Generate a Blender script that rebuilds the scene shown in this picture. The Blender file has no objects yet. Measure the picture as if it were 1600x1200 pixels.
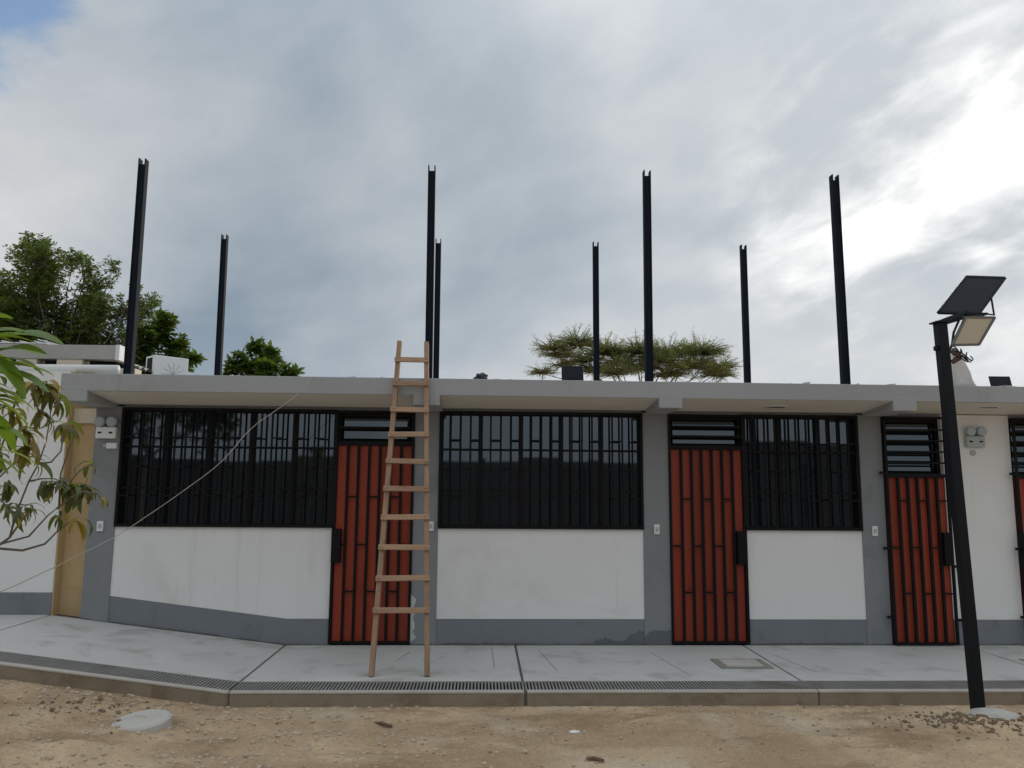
import bpy, bmesh, math, random
import numpy as np
from mathutils import Vector, Matrix, noise
R = math.radians
scene = bpy.context.scene
col = scene.collection
rng = random.Random(11)

# ------------------------------------------------------------------ camera
yaw, pitch, roll = R(2.16), R(7.6), R(0.45)
F = Vector((math.sin(yaw)*math.cos(pitch), math.cos(yaw)*math.cos(pitch), math.sin(pitch)))
R0 = Vector((math.cos(yaw), -math.sin(yaw), 0)); U0 = R0.cross(F)
RT = R0*math.cos(roll) + U0*math.sin(roll); UP = RT.cross(F)
cam_d = bpy.data.cameras.new('camera'); cam = bpy.data.objects.new('camera', cam_d); col.objects.link(cam)
m3 = Matrix((RT, UP, -F)).transposed()
cam.matrix_world = Matrix.Translation((0, -8.35, 1.65)) @ m3.to_4x4()
cam_d.sensor_width = 36; cam_d.lens = 27.0; cam_d.clip_start = .05; cam_d.clip_end = 3000
scene.camera = cam

# ------------------------------------------------------------------ light and sky
SUN = Vector((0.62, 1.0, 0.40)).normalized()          # towards the sun, behind the clouds up to the right
sun_el = math.asin(SUN.z); sun_az = math.atan2(SUN.x, SUN.y)
sd = bpy.data.lights.new('sun', 'SUN'); sd.energy = 1.5; sd.angle = R(12); sd.color = (1, .93, .82)
so = bpy.data.objects.new('sun', sd); col.objects.link(so)
so.rotation_euler = (-SUN).to_track_quat('-Z', 'Y').to_euler()

vs = scene.view_settings
vs.view_transform = 'Standard'; vs.look = 'None'; vs.exposure = 0.12; vs.gamma = 1.0
vs.use_curve_mapping = False

world = bpy.data.worlds.new('World'); scene.world = world; world.use_nodes = True
nt = world.node_tree; nt.nodes.clear()
def N(tree, t, **k):
    n = tree.nodes.new(t)
    for a, b in k.items(): setattr(n, a, b)
    return n
class G:
    """small helper that writes node graphs"""
    def __init__(s, tree): s.t = tree
    def set(s, sock, v):
        if hasattr(v, 'is_output'): s.t.links.new(v, sock)
        elif v is not None: sock.default_value = v
    def math(s, op, a, b=None, c=None, clamp=False):
        n = N(s.t, 'ShaderNodeMath', operation=op); n.use_clamp = clamp
        s.set(n.inputs[0], a); s.set(n.inputs[1], b); s.set(n.inputs[2], c)
        return n.outputs[0]
    def vmath(s, op, a, b=None, scale=None):
        n = N(s.t, 'ShaderNodeVectorMath', operation=op)
        s.set(n.inputs[0], a); s.set(n.inputs[1], b)
        if scale is not None: s.set(n.inputs['Scale'], scale)
        return n.outputs['Value'] if op in ('DOT_PRODUCT', 'LENGTH', 'DISTANCE') else n.outputs[0]
    def noise(s, vec, scale, detail=4, rough=.5, dist=0, dim='3D'):
        n = N(s.t, 'ShaderNodeTexNoise', noise_dimensions=dim)
        s.set(n.inputs['Vector'], vec); n.inputs['Scale'].default_value = scale
        n.inputs['Detail'].default_value = detail; n.inputs['Roughness'].default_value = rough; n.inputs['Distortion'].default_value = dist
        return n.outputs['Fac']
    def mix(s, f, a, b, mode='MIX'):
        n = N(s.t, 'ShaderNodeMix', data_type='RGBA', blend_type=mode)
        s.set(n.inputs[0], f); s.set(n.inputs[6], a); s.set(n.inputs[7], b)
        return n.outputs[2]
    def smooth(s, v, a, b, lo=0., hi=1.):
        n = N(s.t, 'ShaderNodeMapRange', interpolation_type='SMOOTHSTEP')
        s.set(n.inputs[0], v); n.inputs[1].default_value = a; n.inputs[2].default_value = b
        n.inputs[3].default_value = lo; n.inputs[4].default_value = hi
        return n.outputs[0]
    def mapping(s, vec, loc=(0,0,0), rot=(0,0,0), sc=(1,1,1)):
        n = N(s.t, 'ShaderNodeMapping'); s.set(n.inputs[0], vec)
        n.inputs[1].default_value = loc; n.inputs[2].default_value = rot; n.inputs[3].default_value = sc
        return n.outputs[0]

g = G(nt)
tc = N(nt, 'ShaderNodeTexCoord')
d = g.vmath('NORMALIZE', tc.outputs['Generated'])
sep = N(nt, 'ShaderNodeSeparateXYZ'); nt.links.new(d, sep.inputs[0])
zc = g.math('MAXIMUM', sep.outputs[2], 0.0)
den = g.math('ADD', zc, 0.22)
cp = N(nt, 'ShaderNodeCombineXYZ')
nt.links.new(g.math('DIVIDE', sep.outputs[0], den), cp.inputs[0]); nt.links.new(g.math('DIVIDE', sep.outputs[1], den), cp.inputs[1])
P = cp.outputs[0]                                     # direction projected on the cloud deck
sky = N(nt, 'ShaderNodeTexSky', sky_type='NISHITA'); sky.sun_disc = False
sky.sun_elevation = sun_el; sky.sun_rotation = sun_az; sky.air_density = 1.0; sky.dust_density = .6
def lobe(v, a0, a1):                                  # soft region of the deck round a direction
    return g.smooth(g.vmath('DOT_PRODUCT', d, tuple(Vector(v).normalized())), math.cos(R(a0)), math.cos(R(a1)))
warp = N(nt, 'ShaderNodeTexNoise'); nt.links.new(P, warp.inputs['Vector']); warp.inputs['Scale'].default_value = .8; warp.inputs['Detail'].default_value = 3
Pw = g.vmath('ADD', P, g.vmath('SCALE', g.vmath('SUBTRACT', warp.outputs['Color'], (.5, .5, .5)), scale=.9))
big = g.noise(g.mapping(Pw, (3.1, 1.7, 0), (0, 0, R(25)), (.8, 1.1, 1)), 1.0, 3, .45, .3)
dw = g.vmath('ADD', d, g.vmath('SCALE', g.vmath('SUBTRACT', warp.outputs['Color'], (.5, .5, .5)), scale=.16))
streak = g.noise(g.mapping(g.mapping(dw, rot=(0, R(24), 0)), (2.7, .2, 1.1), sc=(1.2, 1.2, 3.0)), 2.2, 6, .5, .2)
fine = g.noise(g.mapping(g.mapping(dw, rot=(0, R(28), 0)), (1.3, 5.2, .4), sc=(1.3, 1.3, 2.6)), 6.5, 7, .55, .2)
puff = g.noise(g.mapping(dw, (4.1, 2.3, .7), sc=(1, 1, 1.5)), 3.4, 6, .5, .15)
tone = g.math('ADD', g.math('MULTIPLY', big, .52), g.math('ADD', g.math('MULTIPLY', streak, .26), g.math('MULTIPLY', puff, .46)))
tone = g.math('ADD', tone, g.math('MULTIPLY', fine, .20))          # about .71 on average
dark1 = lobe((-.26, 1, .42), 26, 4)                   # heavy blue-grey bank left of centre
dark2 = lobe((-.33, 1, .17), 15, 2)
pale1 = lobe((-.58, 1, .50), 17, 3)                   # paler cloud round the gap of blue
pale2 = lobe((-.16, 1, .25), 9, 1)
tone = g.math('SUBTRACT', tone, g.math('MULTIPLY', dark1, .15))
tone = g.math('SUBTRACT', tone, g.math('MULTIPLY', dark2, .17))
tone = g.math('ADD', tone, g.math('MULTIPLY', pale1, .12))
tone = g.math('ADD', tone, g.math('MULTIPLY', pale2, .07))
cr = N(nt, 'ShaderNodeValToRGB'); nt.links.new(tone, cr.inputs[0])
e = cr.color_ramp.elements
e[0].position = .40; e[0].color = (.225, .285, .35, 1)
e[1].position = 1.0; e[1].color = (.69, .69, .685, 1)
x = e.new(.58); x.color = (.345, .395, .445, 1)
x = e.new(.74); x.color = (.47, .50, .53, 1)
sdot = g.vmath('DOT_PRODUCT', d, tuple(SUN))
glow_w = g.smooth(sdot, math.cos(R(44)), math.cos(R(4)))
glow_n = g.smooth(sdot, math.cos(R(16)), math.cos(R(1)))
thin = g.smooth(g.math('ADD', g.math('ADD', g.math('MULTIPLY', streak, .45), g.math('MULTIPLY', puff, .33)), g.math('MULTIPLY', fine, .34)), .48, .72)
cloud = cr.outputs[0]
cloud = g.mix(glow_w, cloud, g.mix(1.0, cloud, (.12, .115, .105, 1), 'ADD'))
cloud = g.mix(g.math('MULTIPLY', glow_n, g.math('ADD', .04, g.math('MULTIPLY', thin, .96))), cloud, (1.3, 1.28, 1.24, 1))
hor = g.smooth(sep.outputs[2], .22, .0)
cloud = g.mix(g.math('MULTIPLY', hor, .45), cloud, (.50, .54, .58, 1))
lift = g.math('ADD', 1.0, g.math('MULTIPLY', g.smooth(sep.outputs[2], .40, 1.0), .7))   # an overcast deck is brightest overhead
cloud10 = g.vmath('SCALE', cloud, scale=g.math('MULTIPLY', lift, 10.2))
gapn = g.math('ADD', g.noise(g.mapping(P, (5, 5, 0)), 2.2, 6, .62, .5), g.math('MULTIPLY', lobe((-.76, 1, .68), 10, 1.5), .33))
gap = g.smooth(gapn, .70, .92)
skyc = g.mix(gap, cloud10, g.vmath('SCALE', sky.outputs[0], scale=1.5))
bg = N(nt, 'ShaderNodeBackground'); bg.inputs[1].default_value = 0.1
nt.links.new(skyc, bg.inputs[0])
wo = N(nt, 'ShaderNodeOutputWorld'); nt.links.new(bg.outputs[0], wo.inputs[0])

# ------------------------------------------------------------------ materials
def mat(name, base, rough=.7, var=.12, vscale=3., fine=.06, fscale=40., bump=.0, bscale=60., metal=0., spec=.4,
        stain=None, sscale=1.2, samt=.5, coord='Object', slo=.52, shi=.72, ior=None, stretch=(1,1,1), vary=0., drip=None, damt=.4):
    m = bpy.data.materials.new(name); m.use_nodes = True
    t = m.node_tree; q = G(t); b = t.nodes['Principled BSDF']
    c = N(t, 'ShaderNodeTexCoord'); v = N(t, 'ShaderNodeNewGeometry').outputs['Position'] if coord == 'World' else c.outputs[coord]
    v = q.mapping(v, sc=stretch)
    n1 = q.noise(v, vscale, 5, .55, .3); n2 = q.noise(v, fscale, 4, .6)
    f = q.math('ADD', q.math('MULTIPLY', q.math('SUBTRACT', n1, .5), var*4), q.math('MULTIPLY', q.math('SUBTRACT', n2, .5), fine*4))
    f = q.math('ADD', f, 1.0)
    if vary:
        f = q.math('ADD', f, q.math('MULTIPLY', q.math('SUBTRACT', N(t, 'ShaderNodeObjectInfo').outputs['Random'], .5), vary*2))
    cc = q.vmath('SCALE', (base[0], base[1], base[2]), scale=f)
    if stain:
        s = q.smooth(q.noise(q.mapping(v, (4.4, 2.1, 7.7)), sscale, 7, .62, .6), slo, shi)
        cc = q.mix(q.math('MULTIPLY', s, samt), cc, (*stain, 1))
    if drip:                                           # rain streaks: stains drawn out along the fall line
        dn = q.smooth(q.noise(q.mapping(v, (1.7, 3.3, .4), sc=(9., 9., .55)), 1.0, 5, .6, .2), .54, .76)
        dn = q.math('MULTIPLY', dn, q.smooth(q.noise(q.mapping(v, (8, 2, 5)), .7, 3, .5), .42, .6))
        cc = q.mix(q.math('MULTIPLY', dn, damt), cc, (*drip, 1))
    t.links.new(cc, b.inputs['Base Color'])
    b.inputs['Roughness'].default_value = rough; b.inputs['Metallic'].default_value = metal
    b.inputs['Specular IOR Level'].default_value = spec
    if ior: b.inputs['IOR'].default_value = ior
    if bump:
        bn = N(t, 'ShaderNodeBump'); bn.inputs['Strength'].default_value = bump; bn.inputs['Distance'].default_value = .02
        t.links.new(q.noise(v, bscale, 6, .65), bn.inputs['Height']); t.links.new(bn.outputs[0], b.inputs['Normal'])
    return m
def leafmat(name, base, tip, trans=.35, rough=.5, spec=.3):
    m = bpy.data.materials.new(name); m.use_nodes = True
    t = m.node_tree; q = G(t); b = t.nodes['Principled BSDF']; out = t.nodes['Material Output']
    ge = N(t, 'ShaderNodeNewGeometry'); oi = N(t, 'ShaderNodeObjectInfo')
    r = q.math('FRACT', q.math('ADD', ge.outputs['Random Per Island'], oi.outputs['Random']))
    c = q.mix(r, (*base, 1), (*tip, 1))
    t.links.new(c, b.inputs['Base Color']); b.inputs['Roughness'].default_value = rough; b.inputs['Specular IOR Level'].default_value = spec
    tr = N(t, 'ShaderNodeBsdfTranslucent'); t.links.new(q.mix(.5, c, (.35, .45, .03, 1)), tr.inputs[0])
    mx = N(t, 'ShaderNodeMixShader'); mx.inputs[0].default_value = trans
    t.links.new(b.outputs[0], mx.inputs[1]); t.links.new(tr.outputs[0], mx.inputs[2]); t.links.new(mx.outputs[0], out.inputs[0])
    return m
M = {}
M['white'] = mat('white_wall_paint', (.80, .805, .79), .75, .03, 1.3, .015, 30, .12, 45, stain=(.52, .5, .45), sscale=.9, samt=.36, slo=.50, shi=.78, coord='World', drip=(.50, .47, .41), damt=.35)
M['grey'] = mat('grey_wall_paint', (.235, .25, .26), .7, .05, 1.6, .03, 35, .12, 50, stain=(.16, .17, .175), sscale=2.2, samt=.5, coord='World', drip=(.34, .34, .33), damt=.3)
M['base'] = mat('blue_grey_base_paint', (.20, .218, .24), .65, .06, 1.7, .03, 30, .1, 50, stain=(.145, .145, .14), sscale=2.8, samt=.6, coord='World', drip=(.27, .25, .22), damt=.35)
M['fascia'] = mat('grey_slab_paint', (.36, .372, .378), .75, .06, .8, .03, 25, .15, 40, stain=(.29, .275, .245), sscale=1.1, samt=.5, coord='World', drip=(.22, .215, .20), damt=.35)
M['soffit'] = mat('cream_soffit_paint', (.74, .70, .63), .8, .04, 1.2, .02, 30, .1, 40, stain=(.5, .44, .36), sscale=1.1, samt=.4, coord='World')
M['beam'] = mat('grey_beam_paint', (.40, .395, .38), .75, .06, 1.2, .03, 25, .12, 40, coord='World')
M['damp'] = mat('dark_grey_patch_paint', (.13, .145, .16), .8, .1, 5, .05, 40, .1)
M['whitefill'] = mat('white_filler', (.50, .52, .52), .8, .06, 9, .04, 60, .2)
M['black'] = mat('black_gloss_paint', (.006, .0065, .008), .55, .1, 5, .1, 60, .05, 80, spec=.18)
M['post'] = mat('dark_blue_steel_paint', (.010, .014, .022), .75, .15, 2, .08, 40, .06, 60, spec=.1, stain=(.022, .021, .021), sscale=2.5, samt=.35)
M['pole'] = mat('black_steel_pole', (.008, .0095, .013), .55, .12, 3, .08, 40, .05, 60, spec=.2)
M['red'] = mat('red_door_paint', (.31, .044, .018), .5, .10, 2.5, .04, 45, .10, 30, spec=.4, stain=(.17, .024, .012), sscale=3.0, samt=.7, coord='World', stretch=(1, 1, .3), vary=.22)
M['redframe'] = mat('dark_red_frame_paint', (.07, .012, .009), .5, .08, 3, .04, 45, .05)
M['alu'] = mat('dark_window_frame', (.008, .009, .011), .5, .05, 5, .05, 60, spec=.2)
M['plastic'] = mat('white_plastic', (.75, .76, .76), .4, .02, 6, .01, 50)
M['plastic_grey'] = mat('grey_plastic', (.42, .46, .47), .4, .03, 6, .02, 50)
M['lens'] = mat('lamp_lens_grey', (.40, .45, .47), .18, .04, 8, .02, 60, spec=.6)
M['wood'] = mat('raw_ladder_wood', (.325, .208, .135), .75, .2, 14, .16, 90, .35, 90, stain=(.23, .14, .09), sscale=12, samt=.7, stretch=(1, 1, .10), vary=.1)
M['woodr'] = mat('raw_rung_wood', (.37, .24, .155), .75, .2, 14, .16, 90, .35, 90, stain=(.26, .155, .10), sscale=12, samt=.7, stretch=(.10, 1, 1), vary=.16)
M['nail'] = mat('rusty_nail', (.07, .035, .025), .6, .1)
M['slab'] = mat('sidewalk_concrete', (.54, .54, .52), .85, .09, 1.1, .06, 55, .3, 50, stain=(.36, .35, .325), sscale=2.3, samt=.7, slo=.5, shi=.68, coord='World')
M['score'] = mat('scored_concrete', (.27, .265, .25), .95, .2, 9, .1)
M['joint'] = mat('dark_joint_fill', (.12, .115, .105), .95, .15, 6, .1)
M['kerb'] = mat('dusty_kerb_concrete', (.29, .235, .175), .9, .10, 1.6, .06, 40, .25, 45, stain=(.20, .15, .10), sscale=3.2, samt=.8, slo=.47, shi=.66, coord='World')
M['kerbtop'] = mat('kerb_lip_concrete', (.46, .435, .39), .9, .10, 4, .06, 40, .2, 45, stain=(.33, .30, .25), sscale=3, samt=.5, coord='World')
M['grate'] = mat('galvanised_grate', (.30, .295, .275), .6, .15, 5, .08, 60, metal=.2, stain=(.2, .17, .13), sscale=2, samt=.6, coord='World')
M['channel'] = mat('drain_channel_dark', (.05, .048, .042), .95, .1)
M['hatch'] = mat('hatch_metal', (.27, .26, .22), .75, .1, 6, .06, 50, .15, 60, stain=(.18, .165, .13), sscale=4, samt=.6)
M['concrete'] = mat('raw_concrete', (.52, .50, .46), .9, .1, 4, .06, 40, .3, 50, stain=(.40, .36, .29), sscale=4, samt=.6)
M['ochre'] = mat('ochre_wall_paint', (.55, .40, .215), .8, .10, 1.8, .03, 30, .15, 40, stain=(.40, .25, .11), sscale=1.6, samt=.5, coord='World')
M['cream'] = mat('cream_block_and_lit_band', (.66, .58, .45), .8, .05, 2, .03, 30, .1)  # colour of the roof blocks, and of the painted-in lit passage top
M['conc_beam'] = mat('weathered_beam_concrete', (.42, .41, .385), .9, .1, 2, .05, 30, .2, 40, stain=(.28, .265, .235), sscale=2, samt=.6, coord='World')
M['pipe'] = mat('white_pvc', (.66, .67, .66), .4, .05, 4, .03, 40)
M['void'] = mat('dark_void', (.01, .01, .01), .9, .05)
M['sheet'] = mat('corrugated_metal', (.50, .50, .48), .5, .1, 2, .05, 30, metal=.4, stain=(.3, .22, .16), sscale=2, samt=.4)
M['solar'] = mat('solar_panel_back', (.006, .009, .018), .5, .08, 5, .05, 50, spec=.25)
M['led'] = mat('cream_led_panel', (.60, .54, .43), .5, .03, 5, .02, 40)
M['ledframe'] = mat('grey_lamp_housing', (.20, .20, .195), .45, .06, 5, .03, 40, metal=.3)
M['cable'] = mat('black_cable', (.015, .014, .013), .5, .1)
M['string'] = mat('pale_string', (.40, .36, .30), .8, .1, 20)
M['brown'] = mat('brown_tape', (.10, .055, .04), .6, .15, 20)
M['sack'] = mat('white_sack', (.55, .53, .50), .8, .08, 6, .05, 40, .3, 30)
M['bag'] = mat('black_bag_plastic', (.012, .013, .014), .3, .1, 10, .05, 40, .3, 20, spec=.5)
M['barkL'] = mat('tree_bark', (.10, .085, .068), .9, .2, 6, .1, 40, .4, 40)
M['barkA'] = mat('acacia_bark', (.075, .07, .055), .9, .2, 6, .1, 40)
M['twig'] = mat('sapling_bark', (.15, .13, .10), .8, .2, 10, .1, 60)
M['leaf1'] = leafmat('dark_feathery_leaf', (.035, .070, .024), (.085, .135, .036), .35)
M['leaf2'] = leafmat('dark_broad_leaf', (.028, .070, .020), (.065, .13, .028), .3)
M['leafA'] = leafmat('olive_acacia_leaf', (.15, .165, .06), (.26, .26, .11), .45)
M['leafS'] = leafmat('sapling_leaf_green', (.035, .058, .018), (.09, .10, .028), .35, .35, .5)
M['leafB'] = leafmat('sapling_leaf_bronze', (.14, .075, .028), (.20, .14, .035), .4, .35, .5)
M['leafY'] = leafmat('sapling_leaf_yellow', (.40, .24, .03), (.34, .26, .05), .4, .4, .4)
M['leafN'] = leafmat('bright_green_leaf', (.06, .15, .018), (.16, .28, .035), .5, .35, .5)
M['stone'] = mat('pale_stone', (.50, .41, .31), .9, .2, 8, .1, 40, .3, 40)
M['farwall'] = mat('brown_brick_wall', (.055, .055, .055), .9, .12, 2, .08, 30)
M['paper'] = mat('white_litter', (.8, .8, .78), .7, .03)
M['stick'] = mat('dry_stick', (.17, .11, .075), .85, .2, 10)

def glassmat():
    m = bpy.data.materials.new('tinted_window_glass'); m.use_nodes = True
    t = m.node_tree; q = G(t); b = t.nodes['Principled BSDF']
    v = N(t, 'ShaderNodeNewGeometry').outputs['Position']
    b.inputs['Base Color'].default_value = (.009, .012, .016, 1); b.inputs['Roughness'].default_value = .03
    b.inputs['IOR'].default_value = 2.0; b.inputs['Specular Tint'].default_value = (.80, .92, 1, 1); b.inputs['Specular IOR Level'].default_value = .5
    bn = N(t, 'ShaderNodeBump'); bn.inputs['Strength'].default_value = .006; bn.inputs['Distance'].default_value = .05
    t.links.new(q.noise(v, 2.0, 2, .5), bn.inputs['Height']); t.links.new(bn.outputs[0], b.inputs['Normal'])
    return m
M['glass'] = glassmat()

def dirtmat():
    m = bpy.data.materials.new('dry_dirt'); m.use_nodes = True
    t = m.node_tree; q = G(t); b = t.nodes['Principled BSDF']
    v = N(t, 'ShaderNodeNewGeometry').outputs['Position']
    a = q.noise(v, .55, 6, .6, .8); c2 = q.noise(q.mapping(v, (3, 8, 1), sc=(.6, 1.6, 1)), 1.7, 6, .62, .4)
    f = q.noise(v, 30, 6, .7); vf = q.noise(v, 120, 4, .7)
    c = q.mix(q.smooth(a, .36, .64), (.45, .325, .205, 1), (.68, .52, .34, 1))
    c = q.mix(q.math('MULTIPLY', q.smooth(c2, .47, .66), .85), c, (.34, .232, .140, 1))
    c = q.mix(q.math('MULTIPLY', q.smooth(q.noise(q.mapping(v, (9, 1, 0)), 1.1, 5, .6), .54, .72), .6), c, (.66, .58, .46, 1))
    c = q.vmath('SCALE', c, scale=q.math('ADD', .36, q.math('ADD', q.math('MULTIPLY', f, .70), q.math('MULTIPLY', vf, .60))))
    t.links.new(c, b.inputs['Base Color']); b.inputs['Roughness'].default_value = .95; b.inputs['Specular IOR Level'].default_value = .15
    bn = N(t, 'ShaderNodeBump'); bn.inputs['Strength'].default_value = .7; bn.inputs['Distance'].default_value = .02
    t.links.new(q.math('ADD', f, q.math('MULTIPLY', vf, .5)), bn.inputs['Height']); t.links.new(bn.outputs[0], b.inputs['Normal'])
    return m
M['dirt'] = dirtmat()

# ------------------------------------------------------------------ mesh helpers
class MB:
    """collects boxes, tubes and polygons and links them as one mesh object"""
    def __init__(s): s.v = []; s.f = []
    def add(s, vs_, fs):
        o = len(s.v); s.v += [tuple(p) for p in vs_]; s.f += [tuple(i+o for i in f) for f in fs]; return s
    def box(s, x0, x1, y0, y1, z0, z1):
        return s.add([(x0,y0,z0),(x1,y0,z0),(x1,y1,z0),(x0,y1,z0),(x0,y0,z1),(x1,y0,z1),(x1,y1,z1),(x0,y1,z1)],
                     [(0,3,2,1),(4,5,6,7),(0,1,5,4),(1,2,6,5),(2,3,7,6),(3,0,4,7)])
    def hexa(s, p):                                    # 8 points, bottom ring then top ring, counter-clockwise from above
        return s.add(p, [(0,3,2,1),(4,5,6,7),(0,1,5,4),(1,2,6,5),(2,3,7,6),(3,0,4,7)])
    def obox(s, c, ax, ay, az):                        # box from centre and three half-axes
        c, ax, ay, az = map(Vector, (c, ax, ay, az))
        return s.hexa([c-ax-ay-az, c+ax-ay-az, c+ax+ay-az, c-ax+ay-az, c-ax-ay+az, c+ax-ay+az, c+ax+ay+az, c-ax+ay+az])
    def bar(s, p, q_, w, h, up=(0,0,1)):               # rectangular bar from p to q
        p, q_ = Vector(p), Vector(q_); dz = (q_-p); L = dz.length; dz = dz/L
        up = Vector(up)
        if abs(dz.dot(up)) > .98: up = Vector((0,1,0))
        a = dz.cross(up).normalized(); b = a.cross(dz)
        return s.obox((p+q_)/2, a*(w/2), b*(h/2), dz*(L/2)) if False else s.hexa(
            [p-a*w/2-b*h/2, p+a*w/2-b*h/2, q_+a*w/2-b*h/2, q_-a*w/2-b*h/2, p-a*w/2+b*h/2, p+a*w/2+b*h/2, q_+a*w/2+b*h/2, q_-a*w/2+b*h/2])
    def tube(s, pts, rad, n=6, cap=True):
        pts = [Vector(p) for p in pts]
        if not hasattr(rad, '__len__'): rad = [rad]*len(pts)
        rings = []; vs_ = []; fs = []
        a = None
        for i, p in enumerate(pts):
            t = (pts[min(i+1, len(pts)-1)] - pts[max(i-1, 0)])
            t = t.normalized() if t.length > 1e-9 else Vector((0,0,1))
            if a is None:
                a = t.cross(Vector((0,0,1)));
                if a.length < .05: a = t.cross(Vector((1,0,0)))
            a = (a - t*a.dot(t)); a = a.normalized() if a.length > 1e-6 else t.orthogonal().normalized()
            b = t.cross(a)
            for k in range(n):
                th = 2*math.pi*k/n
                vs_.append(p + (a*math.cos(th) + b*math.sin(th))*rad[i])
        for i in range(len(pts)-1):
            for k in range(n):
                fs.append((i*n+k, i*n+(k+1) % n, (i+1)*n+(k+1) % n, (i+1)*n+k))
        if cap:
            fs.append(tuple(range(n))[::-1]); fs.append(tuple((len(pts)-1)*n+k for k in range(n)))
        return s.add(vs_, fs)
    def disc(s, c, ax, r, h, n=24, r2=None):           # solid disc or short cylinder along ax
        c, ax = Vector(c), Vector(ax).normalized()
        return s.tube([c, c+ax*h], [r, r if r2 is None else r2], n)
    def mesh(s, name, m, smooth=False):
        me = bpy.data.meshes.new(name); me.from_pydata(s.v, [], s.f); me.materials.append(M[m] if isinstance(m, str) else m)
        bm = bmesh.new(); bm.from_mesh(me); bmesh.ops.recalc_face_normals(bm, faces=bm.faces); bm.to_mesh(me); bm.free()
        if smooth: me.polygons.foreach_set('use_smooth', [True]*len(me.polygons))
        return me
    def build(s, name, m, parent=None, smooth=False, bevel=0., **k):
        o = bpy.data.objects.new(name, s.mesh(name, m, smooth)); col.objects.link(o)
        if parent is not None: o.parent = parent
        if bevel:
            b = o.modifiers.new('bevel', 'BEVEL'); b.width = bevel; b.segments = 2; b.limit_method = 'ANGLE'
        for a, v in k.items(): o[a] = v
        return o
def tag(o, label, cat, group=None):
    o['label'] = label; o['category'] = cat
    if group: o['group'] = group
    return o
def empty(name, loc, label=None, cat=None, group=None, **k):
    o = bpy.data.objects.new(name, None); col.objects.link(o); o.location = loc; o.empty_display_size = .1
    if label: tag(o, label, cat, group)
    for a, v in k.items(): o[a] = v
    return o
def inst(name, me, parent, loc, rot=(0,0,0), sc=(1,1,1)):
    o = bpy.data.objects.new(name, me); col.objects.link(o); o.parent = parent
    o.location = loc; o.rotation_euler = rot; o.scale = sc
    return o
def fbm(x, y, z=0., o=4): return noise.fractal(Vector((x, y, z)), 1.0, 2.0, o)

# ------------------------------------------------------------------ ground levels
XR, XL, ZL = -2.02, -4.43, .30
def walk_z(x): return 0. if x >= XR else (ZL if x <= XL else ZL*(XR-x)/(XR-XL))
YK = -1.86                                             # face of the kerb
def ground_z(x, y, detail=True):
    z = -.112 + walk_z(x)*max(0., min(1., (y+9)/5)) - .02*max(0., min(1., (YK-y)/.5)) if y < YK+.3 else -.112 + walk_z(x)
    if y < YK and -9 < x < 10 and y > -12 and detail:
        k = min(1., (YK-y)/.5)
        z += k*(.040*fbm(x*.9, y*.9, 3.3, 3) + .030*fbm(x*2.6, y*3.6, 1.1, 4)) + .011*fbm(x*11, y*13, 7, 3)
        z += .012*max(0, fbm(x*5+20, y*7, 2.2, 3))
        for k_, (c0, sl) in enumerate(((-2.75, .05), (-3.95, .03), (-2.52, -.10))):        # wheel ruts
            dd = (y-(c0+sl*x+.06*math.sin(x*1.3+k_)))/.085
            if abs(dd) < 4: z += -.016*math.exp(-dd*dd)+.009*math.exp(-(abs(dd)-1.7)**2*2)
        z += .045*math.exp(-(((x-3.85)/.34)**2 + ((y+2.36)/.18)**2))       # heap round the lamp pole
        z += .05*math.exp(-(((x+2.95)/.3)**2 + ((y+2.25)/.2)**2))
    return z
def axis(lo, hi, step, far):
    a = list(np.arange(lo, hi+1e-6, step)); s = step; h = hi; l = lo; pre = []; post = []
    while h < far: s *= 1.6; h += s; post.append(h)
    s = step
    while l > -far: s *= 1.6; l -= s; pre.append(l)
    return pre[::-1] + a + post
xs = axis(-6.5, 7.0, .045, 900); ys = axis(-6.2, -1.82, .03, 900)
gv = [(x, y, ground_z(x, y)) for y in ys for x in xs]
nx = len(xs); gf = [(j*nx+i, j*nx+i+1, (j+1)*nx+i+1, (j+1)*nx+i) for j in range(len(ys)-1) for i in range(nx-1)]
me = bpy.data.meshes.new('ground'); me.from_pydata(gv, [], gf); me.materials.append(M['dirt'])
me.polygons.foreach_set('use_smooth', [True]*len(me.polygons))
ground = bpy.data.objects.new('ground', me); col.objects.link(ground); ground['kind'] = 'structure'

# ------------------------------------------------------------------ sidewalk, drain, kerb
def slabs(x0, x1, y0, y1, z0, z1, mb=None):            # a block following the walk level
    mb = mb or MB(); cuts = [x0] + [c for c in (XL, XR) if x0 < c < x1] + [x1]
    for a, b in zip(cuts, cuts[1:]):
        za, zb = walk_z(a), walk_z(b)
        mb.hexa([(a,y0,z0+za),(b,y0,z0+zb),(b,y1,z0+zb),(a,y1,z0+za),(a,y0,z1+za),(b,y0,z1+zb),(b,y1,z1+zb),(a,y1,z1+za)])
    return mb
JX = [-9.2, -6.75, -4.43, -2.02, .37, 2.79, 5.2, 7.6, 10.]
walk = slabs(-9.2, 10, -1.52, .5, -.2, -.012).build('sidewalk', 'joint', kind='structure')
for i, (a, b) in enumerate(zip(JX, JX[1:])):
    j = .011
    slabs(a+j, b-j, -1.50, .0, -.1, 0.).build('slab', 'slab', walk, bevel=.006)
    # scored lines in the middle of the flat slabs
    if a >= -2.1 and b < 6:
        pass
for x0, y0, x1, y1 in [(.12,-.12,.135,-1.05), (.60,-.25,.70,-1.15), (-.70,-.35,-.80,-.75), (1.72,-.35,1.86,-1.28), (2.94,-.5,3.05,-1.2),
                       ]:
    MB().bar((x0, y0, .0005), (x1, y1, .0005), .007, .003).build('score_line', 'score', walk)
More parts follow.
